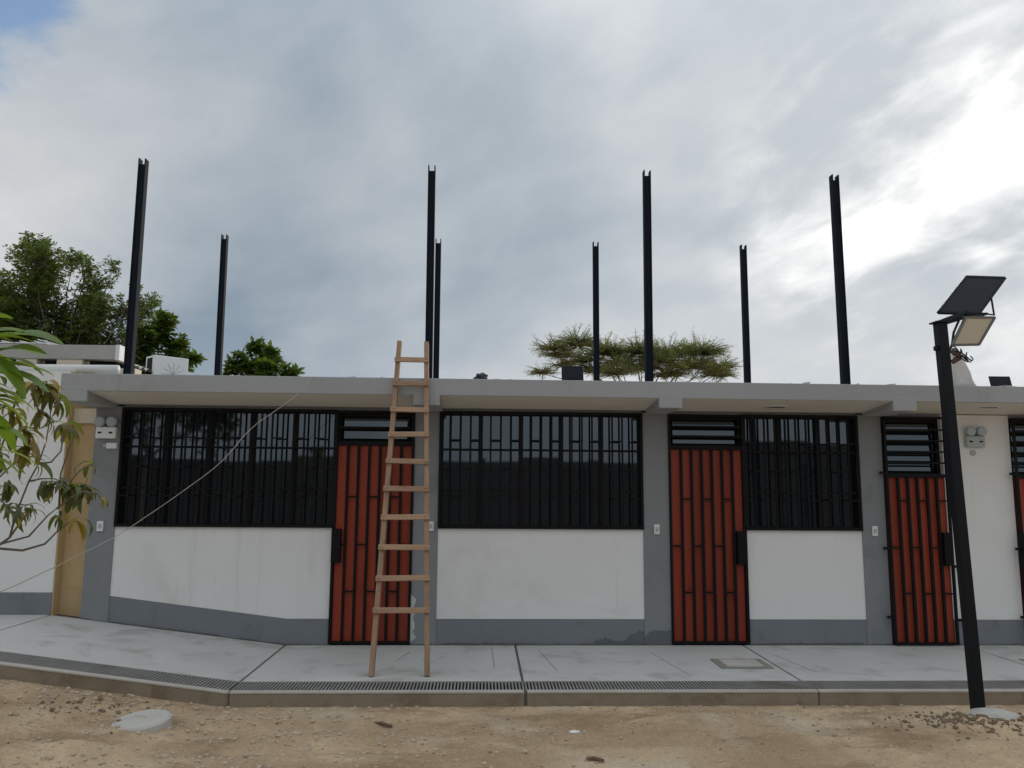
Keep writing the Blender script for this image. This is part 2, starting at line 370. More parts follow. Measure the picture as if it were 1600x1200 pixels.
hat = MB().box(2.23, 2.72, -1.07, -.69, .001, .008).build('hatch_rim', 'hatch', walk)
MB().box(2.30, 2.65, -1.02, -.74, .005, .014).build('hatch_lid', 'concrete', hat, bevel=.003)
hat2 = MB().box(5.30, 5.85, -1.10, -.70, .001, .008).build('hatch_rim', 'hatch', walk)
MB().box(5.36, 5.79, -1.05, -.75, .005, .014).build('hatch_lid', 'concrete', hat2, bevel=.003)
drain = slabs(-9.2, 10, -1.80, -1.50, -.2, -.075).build('drain_channel', 'channel', kind='structure')
for a, b in zip(JX, JX[1:]):
    mb = MB(); x = a+.012
    while x < b-.012:
        z = walk_z(x)
        w = .013
        mb.hexa([(x,-1.785,z-.03),(x+w,-1.785,z-.03+walk_z(x+w)-z),(x+w,-1.515,z-.03),(x,-1.515,z-.03),(x,-1.785,z-.003),(x+w,-1.785,walk_z(x+w)-.003),(x+w,-1.515,walk_z(x+w)-.003),(x,-1.515,z-.003)])
        x += .0285
    slabs(a+.004, b-.004, -1.799, -1.785, -.04, -.002, mb); slabs(a+.004, b-.004, -1.515, -1.502, -.04, -.002, mb)
    mb.build('grate', 'grate', drain, kind='stuff')
kerb = slabs(-9.2, 10, -1.85, -1.80, -.3, -.02).build('kerb', 'joint', kind='structure')
for a, b in zip([-9.2, -6.6, -4.43, -2.0, .37, 2.79, 5.2, 7.6], [-6.6, -4.43, -2.0, .37, 2.79, 5.2, 7.6, 10]):
    j = .005 if a not in (.37,) else .018
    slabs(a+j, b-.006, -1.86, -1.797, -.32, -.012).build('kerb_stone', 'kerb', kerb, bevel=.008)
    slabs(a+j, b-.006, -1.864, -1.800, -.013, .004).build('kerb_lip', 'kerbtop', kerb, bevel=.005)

# ------------------------------------------------------------------ main building
bld = empty('classroom_block', (0, 0, 0), 'long single-storey grey and white block with barred windows and red doors', 'building')
WB = .265                                              # painted base band above the walk
T = .16                                                # wall thickness
def wall(name, x0, x1, z0, z1, m, y0=0., y1=T, parent=bld, follow=False):
    mb = MB()
    if follow: slabs(x0, x1, y0, y1, z0, z1, mb)
    else: mb.box(x0, x1, y0, y1, z0, z1)
    return mb.build(name, m, parent)
COLS = [(-4.13, -3.845), (-.735, -.462), (1.742, 2.03), (4.14, 4.41)]
for a, b in COLS:
    MB().hexa([(a,-.012,-.05),(b,-.012,-.05),(b,T,-.05),(a,T,-.05),(a,-.012,2.47),(b,-.012,2.47),(b,T,2.47),(a,T,2.47)]).build('column', 'grey', bld, bevel=.006)
WINS = [(-3.845, -1.575), (-.462, 1.742), (2.86, 4.14)]
ZS, ZT = 1.205, 2.455
for a, b in WINS:
    mb = MB(); cuts = [a] + ([XR] if a < XR < b else []) + [b]
    for p, q_ in zip(cuts, cuts[1:]):                  # white panel from the base band up to the sill
        mb.hexa([(p,0,WB+walk_z(p)),(q_,0,WB+walk_z(q_)),(q_,T,WB+walk_z(q_)),(p,T,WB+walk_z(p)),(p,0,ZS),(q_,0,ZS),(q_,T,ZS),(p,T,ZS)])
    mb.build('wall_panel', 'white', bld)
    wall('base_band', a, b, -.06, WB, 'base', y0=-.003, y1=T, follow=True)
wall('wall_panel', 5.10, 5.87, WB, 2.48, 'white'); wall('base_band', 5.10, 5.87, -.06, WB, 'base', y0=-.003)
wall('wall_panel', 6.60, 10, WB, 2.48, 'white'); wall('base_band', 6.60, 10, -.06, WB, 'base', y0=-.003)
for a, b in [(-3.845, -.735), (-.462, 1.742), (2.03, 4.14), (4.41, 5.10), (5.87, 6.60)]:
    wall('lintel', a, b, ZT, 2.50, 'base', y0=.004, y1=T)  # dark base colour paints in the shadow band under the soffit
wall('side_wall', -4.13, -3.98, -.05, 2.47, 'grey', y0=T, y1=4.6)
wall('rear_wall', -4.13, 10, -.05, 2.47, 'white', y0=4.6, y1=4.75)
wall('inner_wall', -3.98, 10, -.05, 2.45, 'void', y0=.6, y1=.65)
# roof: slab with a soffit that drops towards the wall, and edge
slab = MB().hexa([(-4.18,-.65,2.557),(10,-.65,2.545),(10,T,2.478),(-4.18,T,2.482),(-4.18,-.65,2.73),(10,-.65,2.715),(10,T,2.74),(-4.18,T,2.74)])
slab.build('roof_slab', 'fascia', bld, bevel=.006)
MB().box(-4.18, 10, T+.001, 4.9, 2.478, 2.742).build('roof_deck', 'fascia', bld)
MB().hexa([(-4.16,-.635,2.5545),(9.9,-.635,2.5425),(9.9,.003,2.4865),(-4.16,.003,2.4905),(-4.16,-.635,2.562),(9.9,-.635,2.55),(9.9,.003,2.495),(-4.16,.003,2.499)]).build('soffit', 'soffit', bld)
for a, b in [(-4.178, -3.915), (-.70, -.437), (1.789, 2.027), (4.215, 4.462), (6.75, 7.0)]:
    MB().box(a, b, -.653, .02, 2.452, 2.60).build('beam', 'fascia', bld, bevel=.006)
# rough cement crumbs along the slab edge
mb = MB(); r_ = random.Random(4)
for k in range(70):
    cx = r_.uniform(2.3, 6.5) if k % 3 else r_.uniform(-4, 2.3); s = r_.uniform(.006, .02)
    mb.obox((cx, -.6+r_.uniform(0, .2), 2.728+s*.2), (s*r_.uniform(.8, 2.5), 0, s*.2), (0, s, 0), (s*.1, 0, s*.6))
mb.build('cement_crumbs', 'concrete', bld, kind='stuff')
# round ceiling lamps under the soffit
for cx, cy in [(3.14, -.25), (5.40, -.36)]:
    z = 2.4945 + (-cy)*.1
    l = MB().disc((cx, cy, z-.006), (0,0,1), .125, .016, 28).build('ceiling_lamp', 'plastic', bld, bevel=.006)
    MB().disc((cx, cy, z-.009), (0,0,1), .10, .006, 28).build('lamp_rim', 'ledframe', l)
# thin uneven dark strip where the wall meets the walk
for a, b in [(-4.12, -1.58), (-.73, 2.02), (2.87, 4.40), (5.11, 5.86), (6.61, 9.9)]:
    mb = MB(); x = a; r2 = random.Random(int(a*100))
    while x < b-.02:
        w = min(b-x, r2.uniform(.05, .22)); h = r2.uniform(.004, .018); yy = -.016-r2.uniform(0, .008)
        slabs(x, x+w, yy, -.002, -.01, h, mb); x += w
    mb.build('wall_foot_strip', 'joint', bld)
# patches on the base
def patch(name, pts, m, y):
    n = len(pts); MB().add([(x, y, z) for x, z in pts] + [(x, y+.006, z) for x, z in pts],
        [tuple(range(n))] + [tuple(range(n, 2*n))[::-1]] + [(i, (i+1) % n, n+(i+1) % n, n+i) for i in range(n)]).build(name, m, bld)
r_ = random.Random(8)
def rag(x0, x1, zt, zb=.004, n=26):
    top = [(x0+(x1-x0)*i/n, max(zb+.012, zt(i/n)+r_.uniform(-.012, .012))) for i in range(n+1)]
    return [(x0, zb)] + top + [(x1, zb)]
patch('damp_patch', rag(1.20, 1.742, lambda t: .03+.10*t**1.3+.03*math.sin(9*t)), 'damp', -.006)
patch('damp_patch', rag(1.742, 2.03, lambda t: .085+.06*min(1, t*4)), 'damp', -.0175)
patch('damp_patch', rag(-.4, .5, lambda t: .02, n=30), 'damp', -.006)
patch('damp_patch', rag(2.9, 4.1, lambda t: .018, n=30), 'damp', -.006)
pts = [(-.735, .03)] + [(-.735+.025+r_.uniform(0, .045), .05+i*.03) for i in range(15)] + [(-.735, .52)]
patch('filler_patch', pts, 'whitefill', -.0175)

# windows and their grilles
unit = MB().box(-.5, .5, -.5, .5, -.5, .5)
BAR = unit.mesh('bar', 'black'); MULL = unit.mesh('mullion', 'alu'); PANE = unit.mesh('pane', 'glass')
PLANK = {}
def piece(name, me, parent, x0, x1, y0, y1, z0, z1):
    return inst(name, me, parent, ((x0+x1)/2, (y0+y1)/2, (z0+z1)/2), sc=(x1-x0, y1-y0, z1-z0))
def window(a, b, panes, off):
    fr = .035
    w = MB().box(a, b, .04, .11, ZT-fr, ZT).box(a, b, .04, .11, ZS, ZS+fr).box(a, a+fr, .042, .108, ZS+fr, ZT-fr).box(b-fr, b, .042, .108, ZS+fr, ZT-fr).build('window', 'alu', bld)
    pw = (b-a)/panes
    for i in range(panes):
        p0 = a+i*pw+(.03 if i == 0 else .0); p1 = a+(i+1)*pw-(.03 if i == panes-1 else 0)
        o = piece('pane', PANE, w, p0, p1, .080, .086, ZS+.02, ZT-.02)
        o.rotation_euler = (r_.uniform(-.004, .004), 0, r_.uniform(-.005, .005))
        if i: piece('mullion', MULL, w, a+i*pw-.024, a+i*pw+.024, .045, .105, ZS+fr, ZT-fr)
    gr = MB().box(a-.004, b+.004, -.030, -.008, ZT-.03, ZT+.002).box(a-.004, b+.004, -.030, -.008, ZS-.004, ZS+.026)
    gr.box(a-.004, a+.022, -.029, -.009, ZS+.026, ZT-.03).box(b-.022, b+.004, -.029, -.009, ZS+.026, ZT-.03)
    gr = gr.build('window_grille', 'black', bld)
    n = round((b-a)/.113); pit = (b-a)/n
    for i in range(1, n):
        x = a+i*pit
        piece('bar', BAR, gr, x-.009, x+.009, -.027, -.010, ZS+.02, ZT-.02)
    for z in (2.045, 1.605): piece('cross_bar', BAR, gr, a, b, -.009, -.001, z-.008, z+.008)
    for i in range(n):
        x0, x1 = a+i*pit+.009, a+(i+1)*pit-.009
        if i % 2 == off: zz = (2.145,  1.525)
        else: zz = (1.835,)
        for z in zz: piece('link', BAR, gr, x0, x1, -.025, -.012, z-.008, z+.008)
window(*WINS[0], 5, 0); window(*WINS[1], 5, 1); window(*WINS[2], 3, 0)

PL = unit.mesh('plank', 'red')
def door(a, b, ztop, louvres, n, lock, arms=False):
    yo = -.045 if arms else 0.
    # leaf of red planks
    dr = MB().box(a+.01, b-.01, .034+yo, .06+yo, 0., ztop).build('door', 'redframe', bld)
    pw = (b-a-.044)/n
    for i in range(n):
        piece('plank', PL, dr, a+.022+i*pw+.005, a+.022+(i+1)*pw-.005, .012+yo+r_.uniform(-.002, .002), .038+yo, .03, ztop-.01)
    fr = MB().box(a, a+.04, .062, .14, 0, ZT).box(b-.04, b, .062, .14, 0, ZT).box(a+.04, b-.04, .064, .138, ztop-.005, ztop+.045).box(a+.04, b-.04, .064, .138, ZT-.06, ZT)
    fr.build('door_frame', 'alu', dr)
    z0, z1 = ztop+.045, ZT-.06
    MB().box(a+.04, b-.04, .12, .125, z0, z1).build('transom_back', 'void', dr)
    ph = (z1-z0)/louvres
    for i in range(louvres):
        c = z0+(i+.5)*ph
        MB().obox(((a+b)/2, .075, c), ((b-a)/2-.07, 0, 0), (0, .003, -.0003), (0, ph*.032, ph*.32)).build('louvre', 'glass', dr)
    yf, yb = (-.030, -.004) if not arms else (-.075, -.051)
    gr = MB().box(a-.004, a+.022, yf, yb, .015, ZT-.005).box(b-.022, b+.004, yf, yb, .015, ZT-.005)
    gr.box(a+.022, b-.022, yf+.001, yb-.001, .015, .04).box(a+.022, b-.022, yf+.001, yb-.001, ZT-.03, ZT-.005).box(a+.022, b-.022, yf+.001, yb-.001, ztop-.005, ztop+.03)
    gr = gr.build('door_grille', 'black', bld)
    x0 = a+.022; pit = (b-a-.044)/n
    for i in range(1, n):
        x = x0+i*pit
        piece('bar', BAR, gr, x-.014, x+.014, yf+.003, yb-.003, .03, ztop)
    for i in range(n):
        for z in ((1.53, .545) if i % 2 else (1.03,)):
            if z < ztop-.15: piece('link', BAR, gr, x0+i*pit+.012, x0+(i+1)*pit-.012, yf+.005, yb-.005, z-.008, z+.008)
    nt_ = max(2, louvres)
    for i in range(1, nt_):
        z = ztop+.03+(ZT-ztop-.06)*i/nt_
        piece('cross_bar', BAR, gr, a+.02, b-.02, yf+.004, yb-.004, z-.009, z+.009)
    lx = a+.045 if lock < 0 else b-.062
    lb = MB().box(lx-.048, lx+.048, yf-.03, yb+.03, .84, 1.19).build('lock_box', 'black', gr, bevel=.006)
    if arms:
        for sx, zz in ((-1, (1.83, 1.02, .30)), (1, (1.80, .83, .27))):
            for z in zz:
                xx = a if sx < 0 else b
                MB().box(min(xx-sx*.015, xx+sx*.07), max(xx-sx*.015, xx+sx*.07), yf+.004, yb-.003, z-.014, z+.014).build('hinge_arm', 'black', gr)
    return dr
door(-1.575, -.735, 2.085, 2, 7, -1); door(2.03, 2.86, 2.075, 3, 7, 1); door(4.41, 5.10, 1.79, 5, 6, 1, True); door(5.87, 6.60, 1.79, 5, 6, -1, True)

# ------------------------------------------------------------------ wall fittings
def emergency_light(cx, y, z, label, m='plastic'):
    t = empty('emergency_light', (cx, y, z), label, 'lamp', 'twin-head emergency lights on the front wall')
    MB().box(-.105, .105, -.055, 0, -.065, .06).build('housing', m, t, bevel=.012)
    for sx in (-.062, .062):
        h = MB().tube([(sx, -.005, .115), (sx, -.03, .115), (sx, -.075, .112)], [.030, .050, .054], 20).build('lamp_head', 'plastic_grey', t, True)
        MB().disc((sx, -.0755, .112), (0, -1, 0), .047, .006, 20).build('lens', 'lens', h)
        MB().bar((sx, -.02, .05), (sx, -.02, .09), .022, .022).build('bracket', 'plastic_grey', t)
    for sx in (-.06, .055): MB().box(sx-.018, sx+.018, -.058, -.054, -.012, .006).build('indicator', 'black', t)
    return t
emergency_light(-3.99, -.012, 2.185, 'emergency light with two round heads on grey corner column')
emergency_light(5.455, 0., 2.185, 'emergency light with two round heads on white wall behind lamp pole', 'plastic_grey')
def plate(name, cx, y, z, w, h, label, cat, group=None):
    o = MB().box(-w/2, w/2, -.018, 0, -h/2, h/2).build(name, 'plastic', bevel=.004); o.location = (cx, y, z)
    tag(o, label, cat, group)
    k = MB().box(-w*.25, w*.25, -.023, -.016, -h*.22, h*.22).build('rocker', 'plastic_grey', o, bevel=.002)
    return o
plate('light_switch', -3.99, -.012, 1.205, .065, .105, 'white switch plate on grey corner column below emergency light', 'switch', 'switch plates beside the doors')
plate('light_switch', -.535, -.012, 1.225, .055, .10, 'white switch plate beside the wooden ladder', 'switch', 'switch plates beside the doors')
plate('light_switch', 1.885, -.012, 1.205, .06, .105, 'white switch plate on grey column between barred window and red door', 'switch', 'switch plates beside the doors')
plate('light_switch', 4.275, -.012, 1.20, .06, .105, 'white switch plate on grey column beside narrower red door', 'switch', 'switch plates beside the doors')
o = MB().box(-.055, .055, -.03, 0, -.03, .03).build('junction_box', 'plastic', bevel=.004); o.location = (-3.93, -.012, 2.045)
tag(o, 'small white box directly under emergency light on grey corner column', 'box')
MB().disc((-.075, -.012, .002), (0, -1, 0), .017, .01, 12).build('cable_gland', 'plastic_grey', o)
o = MB().disc((0, 0, 0), (0, -1, 0), .032, .012, 20).build('wall_plug', 'plastic_grey'); o.location = (5.44, 0, 2.06)
tag(o, 'small round cover plate under emergency light on white wall', 'cover plate')

# ------------------------------------------------------------------ steel posts on the roof
def post_mesh():
    w, dp, h, t = .043, .043, 2.70, .013
    fl = MB().box(-w, -w+t, -dp, dp, 0, h).mesh('flange', 'post'); fr_ = MB().box(w-t, w, -dp, dp, 0, h-.004).mesh('flange', 'post')
    wb = MB().box(-w+t, w-t, -dp+.012, -dp+.020, 0, h-.07).box(-w+t, w-t, dp-.020, dp-.012, 0, h-.08).mesh('web', 'post')
    bp = MB().box(-.11, .11, -.11, .11, 0, .012).mesh('base_plate', 'post')
    return fl, fr_, wb, bp
pm = post_mesh()
def post(x, y, label, tilt=(0,0)):
    t = empty('steel_post', (x, y, 2.742), label, 'post', 'dark steel posts standing on the roof'); t.rotation_euler = (tilt[0], tilt[1], 0)
    for n_, me_ in zip(('flange', 'flange', 'web', 'base_plate'), pm):
        c = bpy.data.objects.new(n_, me_); col.objects.link(c); c.parent = t
    return t
FP = ['tall dark steel post over the corner column, leftmost of the front row', 'tall dark steel post rising right behind the ladder top',
      'tall dark steel post in front of the acacia crown, third of the front row', 'tall dark steel post nearest the solar lamp, rightmost of the front row']
BP = ['shorter dark steel post behind the air conditioner side, leftmost of the rear row', 'shorter dark steel post almost hidden behind the tall post at the ladder',
      'shorter dark steel post beside the black box, before the acacia crown', 'shorter dark steel post at the right edge of the acacia crown']
for k, (x, lab) in enumerate(zip((-4.03, -.63, 1.93, 4.26), FP)): post(x, .45, lab, (0, (-.003, -.006, .004, -.006)[k]))
for k, (x, lab) in enumerate(zip((-3.97, -.715, 1.725, 4.058), BP)): post(x, 3.2, lab, (0, (-.008, -.003, 0, 0)[k]))

# ------------------------------------------------------------------ ladder
lad = empty('wooden_ladder', (0, 0, 0), 'tapering raw wooden ladder leaning on the roof edge', 'ladder')
fL, fR = Vector((-.943, -1.335, 0)), Vector((-.458, -1.335, 0)); tL, tR = Vector((-.862, -.56, 3.11)), Vector((-.588, -.56, 3.105))
mid = (tL-fL).normalized(); nrm = Vector((1, 0, 0)).cross(mid).normalized(); nrm = -nrm if nrm.y > 0 else nrm
for f0, t0 in ((fL, tL), (fR, tR)):
    MB().bar(f0, t0, .045, .075, up=nrm).build('stile', 'wood', lad, bevel=.004)
r_ = random.Random(5)
for k, py in enumerate([568, 608, 654, 697, 744, 793, 842, 894, 948, 1003]):
    s = [.932, .853, .766, .686, .602, .516, .433, .347, .260, .172][k]*3.11
    t = s/3.11
    a, b = fL.lerp(tL, t), fR.lerp(tR, t)
    a, b = a + nrm*.050 + Vector((-.03, 0, r_.uniform(-.006, .006))), b + nrm*.050 + Vector((.027, 0, r_.uniform(-.006, .006)))
    ru = MB().bar(a, b, .022, .050, up=mid).build('rung', 'woodr', lad, bevel=.003)
    for e_, sx in ((a, 1), (b, -1)):
        for q_ in range(2):
            MB().disc(e_ + nrm*.011 + Vector((sx*(.020+.018*q_), 0, 0)) + mid*r_.uniform(-.012, .012), nrm, .0045, .002, 8).build('nail', 'nail', ru)

# ------------------------------------------------------------------ solar street lamp
lamp = empty('solar_street_lamp', (3.905, -2.20, -.13), 'leaning black pole with solar panel and square floodlight', 'street lamp')
lamp.rotation_euler = (0, R(-1.8), 0)
lm = lamp.matrix_basis.copy(); bpy.context.view_layer.update()
def LP(p): return tuple(lamp.matrix_basis.inverted() @ Vector(p))
MB().box(-.040, .040, -.040, .040, -.2, 3.16).build('pole', 'pole', lamp, bevel=.005)
MB().box(-.062, .050, -.055, .055, 3.161, 3.173).build('cap_plate', 'pole', lamp)
pts = [(3.878, -2.07, 3.153), (4.262, -2.03, 3.159), (4.678, -1.80, 3.541), (4.296, -1.84, 3.534)]
P0, P1, P2, P3 = [Vector(LP(p)) for p in pts]; n_ = (P1-P0).cross(P3-P0).normalized()
MB().hexa([P0-n_*.009, P1-n_*.009, P2-n_*.009, P3-n_*.009, P0+n_*.009, P1+n_*.009, P2+n_*.009, P3+n_*.009]).build('solar_panel', 'solar', lamp, bevel=.003)
pc = (P0+P1+P2+P3)/4
fr = MB()
for a, b in ((P0, P1), (P1, P2), (P2, P3), (P3, P0)): fr.bar(a, b, .022, .026, up=n_)
fr.build('panel_frame', 'pole', lamp)
jb = MB().obox(pc-n_*.022+(P3-P0)*.12, (P1-P0)*.12, (P3-P0)*.07, n_*.012).build('junction_box', 'pole', lamp, bevel=.004)
MB().tube([pc-n_*.02+(P1-P0)*.1, pc-n_*.05+(P1-P0)*.25-(P3-P0)*.1, pc-n_*.03+(P1-P0)*.36-(P3-P0)*.02], .004, 6).build('panel_lead', 'cable', lamp)
for a, b in (((3.79, -2.22, 3.035), (4.145, -2.06, 3.165)), ((3.85, -2.17, 3.035), (4.24, -2.0, 3.162))):
    MB().bar(LP(a), LP(b), .012, .036).build('bracket_arm', 'pole', lamp)
MB().box(*sum(([min(u, v), max(u, v)] for u, v in zip(LP((4.11, -2.09, 3.13)), LP((4.30, -1.98, 3.155)))), [])).build('bracket_foot', 'pole', lamp)
MB().tube([LP((4.455, -1.92, 3.345)), LP((4.463, -1.93, 3.172)), LP((4.30, -2.01, 3.166))], .008, 8).build('support_rod', 'pole', lamp)
Q = [Vector(LP(p)) for p in [(3.968, -2.085, 2.866), (4.190, -2.10, 2.870), (4.307, -2.16, 3.098), (4.067, -2.145, 3.100)]]
qn = (Q[1]-Q[0]).cross(Q[3]-Q[0]).normalized(); qn = qn if qn.y < 0 else -qn
qc = sum(Q, Vector())/4
hs = MB().hexa([p-qn*.035 for p in Q]+[p for p in Q]).build('floodlight', 'ledframe', lamp, bevel=.006)
MB().hexa([qc+(p-qc)*.90-qn*.002 for p in Q]+[qc+(p-qc)*.90+qn*.004 for p in Q]).build('light_panel', 'led', hs)
fr = MB()
for i in range(4): fr.bar(Q[i]+qn*.004, Q[(i+1) % 4]+qn*.004, .016, .016, up=qn)
fr.build('bezel', 'ledframe', hs)
MB().box(*sum(([min(u, v), max(u, v)] for u, v in zip(LP((4.0, -2.075, 3.11)), LP((4.2, -2.05, 3.125)))), [])).build('yoke', 'ledframe', lamp)
MB().tube([LP(p) for p in [(4.05, -2.08, 3.09), (4.0, -2.07, 2.98), (3.98, -2.07, 2.88), (3.93, -2.10, 2.80), (3.85, -2.17, 2.74)]], .010, 6).build('lead', 'cable', lamp)
r_ = random.Random(21)
for k in range(6):
    s0 = Vector((3.975, -2.08, 2.86-.02*k)); ex = Vector((4.03+.022*k, -2.09+.01*r_.random(), 2.755-.004*k+r_.uniform(-.02, .02)))
    mdl = (s0+ex)/2+Vector((.02, r_.uniform(-.04, .03), .03*r_.uniform(-.6, 1.4)))
    MB().tube([LP(s0), LP(s0.lerp(mdl, .5)+Vector((0, 0, .012))), LP(mdl), LP(mdl.lerp(ex, .6)+Vector((.01, 0, -.01))), LP(ex), LP(ex+Vector((.012, .01, .015))), LP(mdl+Vector((.03, .01, .02)))], .005, 6).build('loose_cable', 'cable', lamp, True)
MB().obox(LP((4.0, -2.08, 2.745)), (.040, 0, .022), (0, .012, 0), (-.012, 0, .018)).build('taped_joint', 'brown', lamp, bevel=.005)
MB().obox(LP((3.995, -2.08, 2.80)), (.030, 0, -.022), (0, .012, 0), (.012, 0, .016)).build('taped_joint', 'brown', lamp, bevel=.005)
MB().box(-.068, -.036, -.02, .02, 2.93, 2.97).build('clamp_bolt', 'pole', lamp, bevel=.006)
# rough concrete footing of the pole
bm = bmesh.new(); bmesh.ops.create_icosphere(bm, subdivisions=3, radius=1)
for v in bm.verts:
    k = 1+.22*fbm(v.co.x*1.6, v.co.y*1.6, v.co.z*1.6+4, 4); v.co = Vector((v.co.x*.19*k, v.co.y*.13*k, v.co.z*.075*k))
me = bpy.data.meshes.new('footing'); bm.to_mesh(me); bm.free(); me.materials.append(M['concrete'])
fo = bpy.data.objects.new('footing', me); col.objects.link(fo); fo.parent = lamp; fo.location = (.05, -.08, .035)

# ------------------------------------------------------------------ things on the roof
def roof_panel(name, x0, x1, y, z0, z1, label):
    t = empty(name, ((x0+x1)/2, y, 2.742), label, 'solar panel'); w = (x1-x0)/2; b = z0-2.742; h = z1-2.742
    MB().hexa([(-w,-.02,b),(w,-.02,b),(w,.01,b),(-w,.01,b),(-w,.05,h),(w,.05,h),(w,.08,h),(-w,.08,h)]).build('panel', 'solar', t, bevel=.004)
    MB().bar((-w*.6, .03, 0), (-w*.6, .04, b+.08), .025, .025).build('leg', 'pole', t); MB().bar((w*.6, .03, 0), (w*.6, .04, b+.08), .025, .025).build('leg', 'pole', t)
    MB().box(-w, w, -.06, .1, 0, .02).build('base', 'pole', t)
    MB().box(-w*.5, w*.5, -.036, -.018, b+.03, b+.12).build('rear_box', 'pole', t, bevel=.004)
    return t
roof_panel('roof_solar_panel', 1.02, 1.305, 1.5, 2.93, 3.219, 'small square black panel on roof before the acacia crown')
roof_panel('roof_solar_panel', 6.55, 6.82, 1.2, 2.86, 3.115, 'small square black panel on roof right of the solar lamp')
def lump(name, m, loc, size, seed, label=None, cat=None, amp=.35, sub=3, freq=1.7, parent=None):
    bm = bmesh.new(); bmesh.ops.create_icosphere(bm, subdivisions=sub, radius=1)
    for v in bm.verts:
        k = 1+amp*fbm(v.co.x*freq+seed, v.co.y*freq, v.co.z*freq, 4); v.co = Vector((v.co.x*size[0]*k, v.co.y*size[1]*k, max(-.35, v.co.z)*size[2]*k))
    me = bpy.data.meshes.new(name); bm.to_mesh(me); bm.free(); me.materials.append(M[m])
    o = bpy.data.objects.new(name, me); col.objects.link(o); o.location = loc
    if label: tag(o, label, cat)
    return o
lump('plastic_bag', 'bag', (-.03, -.32, 2.758), (.08, .07, .065), 3, 'crumpled black plastic bag on the roof edge right of ladder', 'bag', .6)
# white tapering sack hung behind the pole
bm = bmesh.new(); rings = []
for i in range(9):
    t = i/8; z = 2.742+.44*t; rr = .135*(1-t)**.55+.025; ring = []
    for k in range(16):
        a = 2*math.pi*k/16; q_ = rr*(1+.16*math.sin(5*a+3*t)+.1*fbm(k*.5, t*3, 1, 3))
        ring.append(bm.verts.new((5.215-.05*t+q_*math.cos(a), -.2+q_*math.sin(a), z+.02*math.sin(3*a)*t)))
    rings.append(ring)
for i in range(8):
    for k in range(16): bm.faces.new((rings[i][k], rings[i][(k+1) % 16], rings[i+1][(k+1) % 16], rings[i+1][k]))
bm.faces.new(rings[-1]); bm.faces.new(rings[0][::-1])
me = bpy.data.meshes.new('cloth_sack'); bm.to_mesh(me); bm.free(); me.materials.append(M['sack']); me.polygons.foreach_set('use_smooth', [True]*len(me.polygons))
o = bpy.data.objects.new('cloth_sack', me); col.objects.link(o); tag(o, 'pale grey gathered sack on roof just behind the lamp pole', 'sack')
mb = MB(); r_ = random.Random(17)
for k in range(2):
    z = 2.76+.03*k
    mb.tube([(5.3+.18*i, -.1+.05*k, z+.02*fbm(i*.6, k*3.1, 0, 3)+(.03 if i % 3 == 0 else 0)) for i in range(9)], .0035, 5)
o = mb.build('wire_tangle', 'string'); tag(o, 'loose tangle of thin pale wires lying on roof behind lamp pole', 'wire')
# air conditioner outdoor unit
ac = empty('air_conditioner', (-4.28, 2.1, 2.742), 'white air conditioner outdoor unit on roof behind the corner post', 'air conditioner'); ac.rotation_euler = (0, 0, R(44))
MB().box(-.23, .23, -.14, .14, .06, .60).build('casing', 'plastic', ac, bevel=.01)
MB().box(-.234, -.225, -.085, .085, .30, .57).build('side_grille', 'void', ac)
fg = MB().disc((.03, -.139, .36), (0, -1, 0), .17, .006, 28).build('fan_grille', 'plastic', ac)
for k in range(6):
    MB().bar((.03+.16*math.cos(k*math.pi/6), -.148, .36+.16*math.sin(k*math.pi/6)), (.03-.16*math.cos(k*math.pi/6), -.148, .36-.16*math.sin(k*math.pi/6)), .004, .004, up=(0,1,0)).build('grille_wire', 'plastic_grey', fg)
for sx in (-.15, .15): MB().box(sx-.03, sx+.03, -.17, .17, 0, .06).build('foot', 'ledframe', ac)
# white pipe along the slab end
pp = empty('drain_pipe', (-5.1, .12, 2.885), 'white horizontal pipe with open dark end by the slab corner', 'pipe')
MB().tube([(0, 0, 0), (1.1, .02, .005)], .047, 20).build('tube', 'pipe', pp, True)
MB().disc((-.003, 0, 0), (1, 0, 0), .038, .002, 20).build('bore', 'void', pp)
MB().tube([(-.001, 0, 0), (.05, 0, 0)], .052, 20).build('collar', 'pipe', pp)

# ------------------------------------------------------------------ neighbouring building
nb = empty('neighbour_house', (-6.8, 1, .17), 'white walled building with grey base and ochre side beside the block', 'building')
nb.location = (0, 0, 0)
MB().box(-12, -4.434, 0, .15, ZL+.225, 2.84).build('front_wall', 'white', nb)
MB().box(-12, -4.433, -.003, .15, .1, ZL+.225).build('base_band', 'base', nb)
MB().box(-4.433, -4.42, .004, 5, .1, 2.84).build('return_wall', 'ochre', nb)
MB().box(-4.419, -4.135, .13, .3, .1, 2.29).build('passage_wall', 'ochre', nb)
MB().box(-4.419, -4.135, .10, .3, 2.291, 2.45).build('passage_lit_band', 'cream', nb)  # cream band paints in the brightly lit top of the ochre passage
MB().box(-12, -4.45, .16, 1.0, 2.70, 2.82).build('flat_roof', 'conc_beam', nb)
MB().box(-12, -4.55, 1.2, 1.35, 3.165, 3.345).build('roof_beam', 'conc_beam', nb, bevel=.006)
MB().box(-4.549, -4.50, 1.19, 1.36, 3.16, 3.35).build('beam_end', 'plastic', nb)
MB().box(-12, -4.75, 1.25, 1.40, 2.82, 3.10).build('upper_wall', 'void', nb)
for a, b, z in [(-5.26, -4.95, 3.163), (-4.80, -4.62, 3.10), (-5.75, -5.5, 3.163), (-4.55, -4.30, 3.06)]:
    MB().box(a, b, 1.21, 1.39, 2.82, z).build('block', 'cream', nb, bevel=.004)
